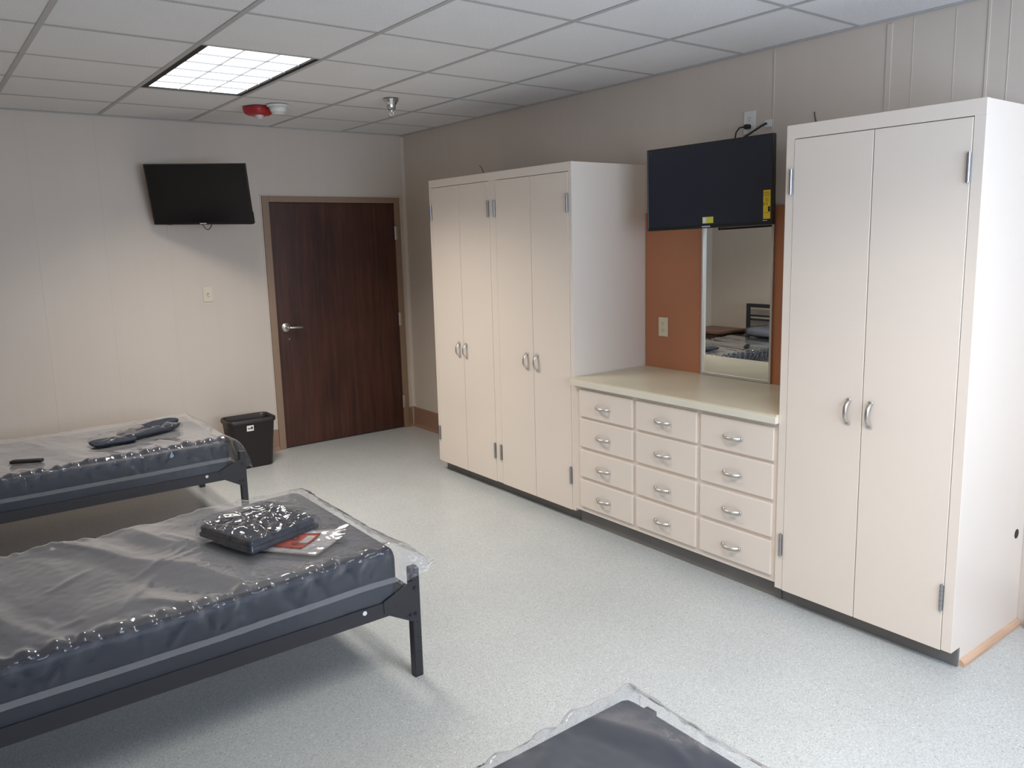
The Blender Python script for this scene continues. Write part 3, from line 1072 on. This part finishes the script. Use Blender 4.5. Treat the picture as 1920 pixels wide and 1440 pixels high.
def mattress(label, fx, ny, seed, tailz, lift, drape, flat):
    """fx, ny: corner of the frame; the mattress sits just inside it."""
    x1 = fx - .083
    x0 = x1 - 1.955
    y0, y1 = ny + .012, ny + .945
    zb, zt = .3035, .520
    t = thing('mattress', ((x0 + x1) / 2, (y0 + y1) / 2, zb), label, 'mattress', 'plastic-wrapped navy mattresses')
    def rise(x):
        # the foot end rides up a little
        return lift * sstep(x1 - 1.0, x1, x)
    # body: rounded slab
    bm = bmesh.new()
    nx_, R = 40, .03
    sect = []
    for (cy, cz, a0) in ((y0 + R, zb + R, 180), (y1 - R, zb + R, 270), (y1 - R, zt - R, 0), (y0 + R, zt - R, 90)):
        for k in range(5):
            a = math.radians(a0 + 90 * k / 4)
            sect.append((cy + R * math.cos(a), cz + R * math.sin(a)))
    rings = []
    cy, cz = (y0 + y1) / 2, (zb + zt) / 2
    xs = [x0 + R * (1 - math.cos(math.pi / 2 * k / 4)) for k in range(4)] + [x0 + R + (x1 - x0 - 2 * R) * k / nx_ for k in range(nx_ + 1)] + [x1 - R * (1 - math.cos(math.pi / 2 * (3 - k) / 4)) for k in range(4)]
    for x in xs:
        e = min(x - x0, x1 - x)
        s = 0 if e >= R else R - math.sqrt(max(0, R * R - (R - e) ** 2))
        ring = []
        for (y, z) in sect:
            yy = y + (s if y < cy else -s)
            zz = z + (s if z < cz else -s)
            sag = -.012 * abs(nz(x * 2.1 + seed, yy * 2.3, 3.3)) if z > cz else 0
            ring.append(bm.verts.new((x, yy, zz + rise(x) + sag)))
        rings.append(ring)
    n = len(sect)
    for A, Q in zip(rings, rings[1:]):
        for k in range(n):
            bm.faces.new((A[k], A[(k + 1) % n], Q[(k + 1) % n], Q[k]))
    bm.faces.new(rings[0])
    bm.faces.new(rings[-1])
    obj('mattress_body', bm, 'navy', t, True)
    # bag: open section near bottom -> near side -> top -> far side -> far bottom
    bm = bmesh.new()
    off = .006
    path = []
    yo0, yo1, zo = y0 - off, y1 + off, zt + off
    for k in range(22):
        path.append((yo0, zb + .006 + (zo - .030 - zb) * k / 21, -1, 0))
    for k in range(1, 12):
        a = math.radians(180 - 90 * k / 12)
        path.append((yo0 + .024 + .024 * math.cos(a), zo - .024 + .024 * math.sin(a), math.cos(a), math.sin(a)))
    for k in range(70):
        path.append((yo0 + .024 + (yo1 - yo0 - .048) * k / 69, zo, 0, 1))
    for k in range(1, 8):
        a = math.radians(90 - 90 * k / 8)
        path.append((yo1 - .024 + .024 * math.cos(a), zo - .024 + .024 * math.sin(a), math.cos(a), math.sin(a)))
    for k in range(10):
        path.append((yo1, zo - .024 - (zo - .030 - zb) * k / 9, 1, 0))
    dxs = .0085
    nx2 = int((x1 - x0 + off) / dxs)
    ntail = 14
    rows_ = []
    zz1 = zigzag(seed * 7, x0, x1, .018, .050)
    zz2 = zigzag(seed * 5, x0, x1, .022, .070)
    zz3 = zigzag(seed * 3, y0, y1, .03, .08)
    cr_top = creases(seed, 34, x0, x1, y0, y1, .08, .34, .2, 2.6)
    cr_side = creases(seed + 1, 40, x0, x1, zb + .11, zt, .05, .15, .5, 2.4)
    for i in range(nx2 + 1 + ntail):
        x = x0 - off + (x1 - x0 + 2 * off) * min(i, nx2) / nx2
        tl = max(0, i - nx2) / ntail
        row = []
        for j, (y, z, ny_, nz_) in enumerate(path):
            dedge = abs(y - yo0) + abs(z - zo)            # distance from the near top edge
            fedge = abs(y - yo1) + abs(z - zo)
            w = math.exp(-(dedge / .038) ** 2)
            wf = math.exp(-(fedge / .035) ** 2)
            d = 0.0
            # broad diagonal folds on top
            top = nz_
            q = x + (y - y0) * .28 + .05 * nz(x * 2, y * 3, seed)
            f1 = rid(q * 3.4 + seed, (y - x * .2) * .9, seed)
            calm = 1.0
            for (px_, py_, pr_) in flat:
                calm = min(calm, .12 + .88 * sstep(pr_ * .7, pr_ * 1.3, math.hypot(x - px_, y - py_)))
            d += calm * top * (.013 * max(0, f1 - .5) / .5 + .004 * nz(x * 5 + seed, y * 5, 1.7) + .005 * max(0, rid(q * 8 + seed, (y - x * .3) * 1.6, 4.1 + seed)) * sstep(-.4, .5, nz(x * 1.7, y * 2.2, seed + 7)))
            d += .0012 * nz(x * 38 + seed, y * 38, z * 38)
            # side wall: vertical pulls
            side = 1 - top
            d += side * (.0035 * rid(x * 9 + z * 3 + seed, z * 2, 2.2) * sstep(zb + .08, zb + .16, z))
            # crumpled ruffle along the edges
            sh_ = dedge * (.55 if nz_ > .5 else -.4)
            ru = .032 * zz1(x + sh_) + .022 * zz2(x - sh_ * 1.3) - .010
            d += calm * top * crease_at(cr_top, x, y, .022) + side * crease_at(cr_side, x, z, .014)
            d += (w * .95 + wf * .4) * ru
            shift = w * .006 * nz(x * 20, z * 22 + y * 22, seed + 2)
            xx = x + shift
            yy = y + ny_ * max(d, -.003)
            zz = z + nz_ * max(d, -.003) + (w * .010 * nz(x * 12 + seed, 5.5, 0) if nz_ > .05 else 0) + rise(x)
            if tl > 0:
                near = 1 - sstep(y0, y0 + .35, y)
                farw = sstep(y1 - .2, y1, y)
                ln = .030 + .085 * near + .02 * farw + .012 * nz(y * 14, seed, 3)
                zmid = tailz + .05 * sstep(y0, y0 + .5, y)
                k = tl
                xx = x + ln * (math.sin(k * math.pi / 2)) + .006 * nz(y * 20, z * 20, k * 3 + seed)
                sq = 1 - (1 - .10) * sstep(0, 1, k)
                zz = zmid + lift + (z - zmid) * sq + .012 * k * nz(y * 22, z * 6, seed + k * 2) - drape * k * k * (.35 + .65 * near)
                yy = y + (.02 * (1 - k) - .012 * k) * (1 if y < cy else -1) * k + .012 * k * nz(y * 17, z * 30, seed + 5)
            row.append(bm.verts.new((xx, yy, zz)))
        rows_.append(row)
    for A, Q in zip(rows_, rows_[1:]):
        for k in range(len(path) - 1):
            bm.faces.new((A[k], A[k + 1], Q[k + 1], Q[k]))
    obj('plastic_cover', bm, 'film', t, True)
    # pale welded seam along the near side of the bag
    bm = bmesh.new()
    prev = None
    for i in range(121):
        x = x0 + (x1 - x0 - .004) * i / 120
        zc = zb + .100 + rise(x) + .003 * nz(x * 4, seed, 0)
        hw = .011 + .0015 * nz(x * 30, seed, 1)
        cur = [bm.verts.new((x, yo0 - .004 - .003 * abs(nz(x * 22, seed, 2 + k)), zc + s * hw)) for k, s in enumerate((-1, -.3, .3, 1))]
        if prev:
            for k in range(3):
                bm.faces.new((prev[k], prev[k + 1], cur[k + 1], cur[k]))
        prev = cur
    obj('bag_seam', bm, 'tape', t, True)
    return t

BEDS = [(-2.145, -3.767, 3.1, .44, .018, .00, 'black metal bed frame in the middle, holding the mattress with the orange card',
         'plastic-wrapped navy mattress in the middle, carrying the folded pack and the orange card'),
        (-2.055, -1.552, 11.7, .42, .004, .10, 'black metal bed frame along the far wall near the waste bin',
         'plastic-wrapped navy mattress along the far wall, carrying the remote control'),
        (-2.152, -5.912, 23.4, .44, .0, .00, 'black metal bed frame at the bottom edge, nearest the camera',
         'plastic-wrapped navy mattress nearest the camera, only its corner in view')]
# where things weigh the film down
FLAT = {3.1: [(-2.575, -3.285, .24), (-2.47, -3.53, .2)], 11.7: [(-2.70, -1.18, .17), (-2.45, -1.06, .22), (-3.15, -1.33, .11), (-3.945, -1.08, .34)], 23.4: []}
for fx, ny, seed, tz, lift, drape, lf, lm in BEDS:
    bed_frame(lf, fx, ny, seed)
    mattress(lm, fx, ny, seed, tz, lift, drape, FLAT[seed])

# ------------------------------------------------------------------ packs, papers and remote on the beds
def lump(cx, cy, z0, hx, hy, hz, ang, seed, amp, fr, nu=56, nv=28, ex=5.0, flat_bottom=True, skew=0.0, topamp=1.0, ez=3.4):
    """Superellipsoid slab with crumpled surface."""
    bm = bmesh.new()
    rows_ = []
    for i in range(nv + 1):
        ph = -math.pi / 2 + math.pi * i / nv
        row = []
        for k in range(nu):
            th = 2 * math.pi * k / nu
            def sp_(c, e):
                return math.copysign(abs(c) ** e, c)
            e1, e2 = 2 / ez, 2 / ex
            x = hx * sp_(math.cos(ph), e1) * sp_(math.cos(th), e2)
            y = hy * sp_(math.cos(ph), e1) * sp_(math.sin(th), e2)
            z = hz * sp_(math.sin(ph), e1)
            v = Vector((x, y, z))
            d = amp * (rid(x * fr + seed, y * fr, z * fr) * .6 + nz(x * fr * 2.3, y * fr * 2.3 + seed, z * fr * 2) * .6)
            nrm = Vector((x / hx ** 2, y / hy ** 2, z / hz ** 2))
            nrm = nrm.normalized() if nrm.length else Vector((0, 0, 1))
            if z < 0 and flat_bottom:
                d *= .25
            v += nrm * d * (topamp if nrm.z > .6 else 1)
            v.x += skew * v.y
            v.rotate(Matrix.Rotation(ang, 3, 'Z'))
            row.append(bm.verts.new((cx + v.x, cy + v.y, z0 + hz + v.z)))
        rows_.append(row)
    for A, Q in zip(rows_, rows_[1:]):
        for k in range(nu):
            bm.faces.new((A[k], A[(k + 1) % nu], Q[(k + 1) % nu], Q[k]))
    bmesh.ops.remove_doubles(bm, verts=bm.verts, dist=1e-6)
    return bm

tail_root = [o for o in COL.objects if o.name == 'mattress'][0]
bm = bmesh.new()
q4 = [Vector((-2.232, -3.772, .535)), Vector((-2.125, -3.800, .500)), Vector((-2.085, -3.790, .455)), Vector((-2.232, -3.776, .405))]
g = []
for i in range(31):
    row = []
    for j in range(31):
        u, v = i / 30, j / 30
        p = q4[0] * (1 - u) * (1 - v) + q4[1] * u * (1 - v) + q4[2] * u * v + q4[3] * (1 - u) * v
        p.y -= .016 * math.sin(math.pi * u) + .020 * abs(nz(u * 3 + v * 4, v * 3 - u * 2, 6.1)) * (.3 + u) + .006 * nz(u * 11, v * 11, 2)
        p.x += .012 * nz(v * 6, u * 3, 1.5) * u
        p.z += .012 * nz(u * 5, v * 2, 7.5) - .02 * u * v * (1 - v)
        row.append(bm.verts.new(p))
    g.append(row)
for i in range(30):
    for j in range(30):
        bm.faces.new((g[i][j], g[i + 1][j], g[i + 1][j + 1], g[i][j + 1]))
obj('bag_tail', bm, 'tailfilm', tail_root, True)

ZT1 = .550
ang = math.radians(17)
ZT1 += .004
pk = thing('bedding_pack', (-2.575, -3.285, ZT1), 'navy folded bedding in a shiny clear bag on the middle bed', 'bedding pack')
obj('folded_sheet', lump(-2.575, -3.285, ZT1, .160, .170, .008, ang, 2.0, .0015, 9, 72, 28, ex=22, ez=12), 'navyfab', pk, True)
obj('folded_sheet', lump(-2.578, -3.280, ZT1 + .0165, .152, .162, .012, ang, 5.0, .002, 9, 72, 28, ex=20, ez=12), 'navyfab', pk, True)
def wrap_over(cx, cy, z0, hx, hy, h, ang, seed, n=96):
    bm = bmesh.new()
    cr = creases(seed, 46, -hx, hx, -hy, hy, .05, .20, 0, 3.14)
    g = []
    for i in range(n + 1):
        row = []
        for j in range(n + 1):
            u = (i / n * 2 - 1) * (hx + .007)
            v = (j / n * 2 - 1) * (hy + .007)
            e = min(hx + .007 - abs(u), hy + .007 - abs(v))
            k = min(1.0, e / .016)
            zz = h * math.sqrt(max(0, 1 - (1 - k) ** 2))
            amp = .25 + .75 * k
            zz += amp * (1.9 * crease_at(cr, u, v, .016) + .006 * rid(u * 14 + seed, v * 14, 1) * sstep(.2, 1, k) + .003 * nz(u * 40, v * 40, seed))
            p = Vector((u * (1 + .02 * nz(v * 20, seed, 0)), v * (1 + .02 * nz(u * 20, seed, 5)), max(zz, 0)))
            p.rotate(Matrix.Rotation(ang, 3, 'Z'))
            row.append(bm.verts.new(Vector((cx, cy, z0)) + p))
        g.append(row)
    for i in range(n):
        for j in range(n):
            bm.faces.new((g[i][j], g[i + 1][j], g[i + 1][j + 1], g[i][j + 1]))
    return bm
obj('plastic_bag', wrap_over(-2.575, -3.283, ZT1, .160, .170, .0425, ang, 8), 'packfilm', pk, True)
tl_ = bmesh.new()
prev = None
for i in range(25):
    s = i / 24
    cur = []
    for k in range(7):
        w = k / 6
        base = Vector((.155 + .045 * w + .01 * nz(s * 9, w * 3, 1), .150 - .30 * s, .012 + .020 * (1 - w) + .020 * w * nz(s * 7, w * 2, 4) + .024 * math.exp(-((s - .12) / .1) ** 2) * w))
        base.rotate(Matrix.Rotation(ang, 3, 'Z'))
        cur.append(tl_.verts.new(Vector((-2.575, -3.285, ZT1)) + base))
    if prev:
        for k in range(6):
            tl_.faces.new((prev[k], prev[k + 1], cur[k + 1], cur[k]))
    prev = cur
obj('bag_flap', tl_, 'film2', pk, True)

ZT1 -= .004
ip = thing('paper_packet', (-2.465, -3.550, ZT1), 'white paper with orange card in a clear sleeve beside the folded bedding', 'paper packet')
def sheet(corners, z, curl, nu=14, nv=10, th=.0008):
    """Bilinear sheet over four (x,y) corners with a gentle curl."""
    bm = bmesh.new()
    c = [Vector(p) for p in corners]
    g = []
    for i in range(nu + 1):
        row = []
        for j in range(nv + 1):
            u, v = i / nu, j / nv
            p = c[0] * (1 - u) * (1 - v) + c[1] * u * (1 - v) + c[2] * u * v + c[3] * (1 - u) * v
            row.append(bm.verts.new((p.x, p.y, z + curl(u, v))))
        g.append(row)
    for i in range(nu):
        for j in range(nv):
            bm.faces.new((g[i][j], g[i + 1][j], g[i + 1][j + 1], g[i][j + 1]))
    if th:
        bmesh.ops.solidify(bm, geom=bm.faces, thickness=th)
    return bm
ZP = ZT1 - .004
pc4 = [(-2.640, -3.475), (-2.505, -3.665), (-2.325, -3.545), (-2.450, -3.365)]
cur_ = lambda u, v: .003 + .004 * u + .030 * u * sstep(.5, 1, v)
obj('white_sheet', sheet(pc4, ZP, cur_), 'paper', ip, True)
def inside(u0, v0, u1, v1):
    c = [Vector(p) for p in pc4]
    f = lambda u, v: tuple(c[0] * (1 - u) * (1 - v) + c[1] * u * (1 - v) + c[2] * u * v + c[3] * (1 - u) * v)
    return [f(u0, v0), f(u1, v0), f(u1, v1), f(u0, v1)]
oc = obj('orange_card', sheet(inside(.05, .20, .60, .80), ZP + .0035, lambda u, v: cur_(.05 + .55 * u, .2 + .6 * v)), 'orange', ip, True)
for u0, v0 in ((.30, .30), (.16, .52)):
    q = inside(u0, v0, u0 + .16, v0 + .14)
    cxy = (Vector(q[0]) + Vector(q[2])) / 2
    bm = bmesh.new()
    zz = ZP + .0058 + cur_(u0 + .16, v0 + .14)
    for r0, r1 in ((.010, .014), (.0, .006)):
        t_ = bmesh.new()
        a = [t_.verts.new((cxy.x + r0 * math.cos(k * math.pi / 8), cxy.y + r0 * math.sin(k * math.pi / 8), zz)) for k in range(16)] if r0 else None
        b = [t_.verts.new((cxy.x + r1 * math.cos(k * math.pi / 8), cxy.y + r1 * math.sin(k * math.pi / 8), zz)) for k in range(16)]
        if a:
            for k in range(16):
                t_.faces.new((a[k], a[(k + 1) % 16], b[(k + 1) % 16], b[k]))
        else:
            t_.faces.new(b)
        join(bm, t_)
    obj('warning_symbol', bm, 'ink', oc)
obj('label_patch', sheet(inside(.40, .42, .56, .70), ZP + .0055, lambda u, v: cur_(.4 + .16 * u, .42 + .28 * v)), 'paper', oc, True)
obj('clear_sleeve', sheet([(-2.655, -3.470), (-2.500, -3.685), (-2.300, -3.545), (-2.440, -3.345)], ZP + .007,
    lambda u, v: cur_(u, v) + (.2 + .8 * u) * (.006 * max(0, rid(u * 5, v * 6, 3)) + .003 * abs(nz(u * 16, v * 18, 2))), 40, 40, 0), 'sleeve', ip, True)

ZT2 = .537
pk2 = thing('bedding_pack', (-2.60, -1.13, ZT2), 'crumpled navy bedding in clear wrap on the far bed', 'bedding pack')
a2 = math.radians(24)
obj('folded_sheet', lump(-2.700, -1.185, ZT2, .120, .075, .012, a2 - .35, 4.0, .005, 10, ex=5), 'navyfab', pk2, True)
obj('folded_sheet', lump(-2.475, -1.065, ZT2, .190, .085, .022, a2, 6.0, .008, 10, ex=4), 'navyfab', pk2, True)
obj('folded_sheet', lump(-2.400, -1.020, ZT2 + .030, .120, .060, .012, a2 + .1, 9.0, .006, 12, ex=4), 'navyfab', pk2, True)
obj('plastic_bag', lump(-2.545, -1.095, ZT2 - .001, .285, .105, .022, a2 - .05, 3.0, .014, 11, 120, 50, ex=3.4), 'packfilm', pk2, True)

rm = thing('remote_control', (-3.150, -1.330, .532), 'slim black remote control lying on the far bed', 'remote control')
X = Matrix.Translation((-3.150, -1.325, .532)) @ Matrix.Rotation(math.radians(-28), 4, 'Z')
bm = B(-.080, .080, -.020, .020, 0, .018, .005)
bmesh.ops.transform(bm, matrix=X, verts=bm.verts)
rbdy = obj('remote_body', bm, 'black', rm)
for i in range(6):
    for j in range(3):
        bm = cyl(bmesh.new(), (-.06 + i * .018, -.011 + j * .011, .0175), (-.06 + i * .018, -.011 + j * .011, .0192), .0035, seg=8)
        bmesh.ops.transform(bm, matrix=X, verts=bm.verts)
        obj('button', bm, 'tvblack', rbdy)

pw = thing('pillow', (-3.96, -1.09, .536), 'grey pillow in clear plastic at the head of the far bed', 'pillow')
obj('pillow_body', lump(-3.945, -1.08, .533, .150, .30, .055, 0, 1.0, .006, 5, ex=3.4), 'greypillow', pw, True)
obj('plastic_bag', lump(-3.945, -1.08, .532, .160, .31, .060, 0, 7.0, .010, 12, 90, 40, ex=3.4), 'film2', pw, True)

# nightstand in the far left corner (seen in the mirror)
ns = thing('nightstand', (-3.96, -.27, 0), 'dark nightstand with brown top in the corner, seen in the mirror', 'nightstand')
obj('table_top', B(-4.205, -3.705, -.535, -.030, .545, .572, .003), 'brown_top', ns)
obj('cabinet_body', B(-4.195, -3.735, -.508, -.042, .03, .5445), 'darkbody', ns)
for z0_, z1_ in ((.06, .29), (.305, .53)):
    d = obj('drawer', B(-3.7345, -3.716, -.500, -.050, z0_, z1_, .003), 'darkbody', ns)
    k = bmesh.new()
    cyl(k, (-3.716, -.275, (z0_ + z1_) / 2), (-3.694, -.275, (z0_ + z1_) / 2), .009, .013)
    obj('knob', k, 'steel', d)
for x in (-4.18, -3.765):
    for y in (-.495, -.075):
        obj('foot', B(x, x + .03, y, y + .03, 0, .031), 'darkbody', ns)
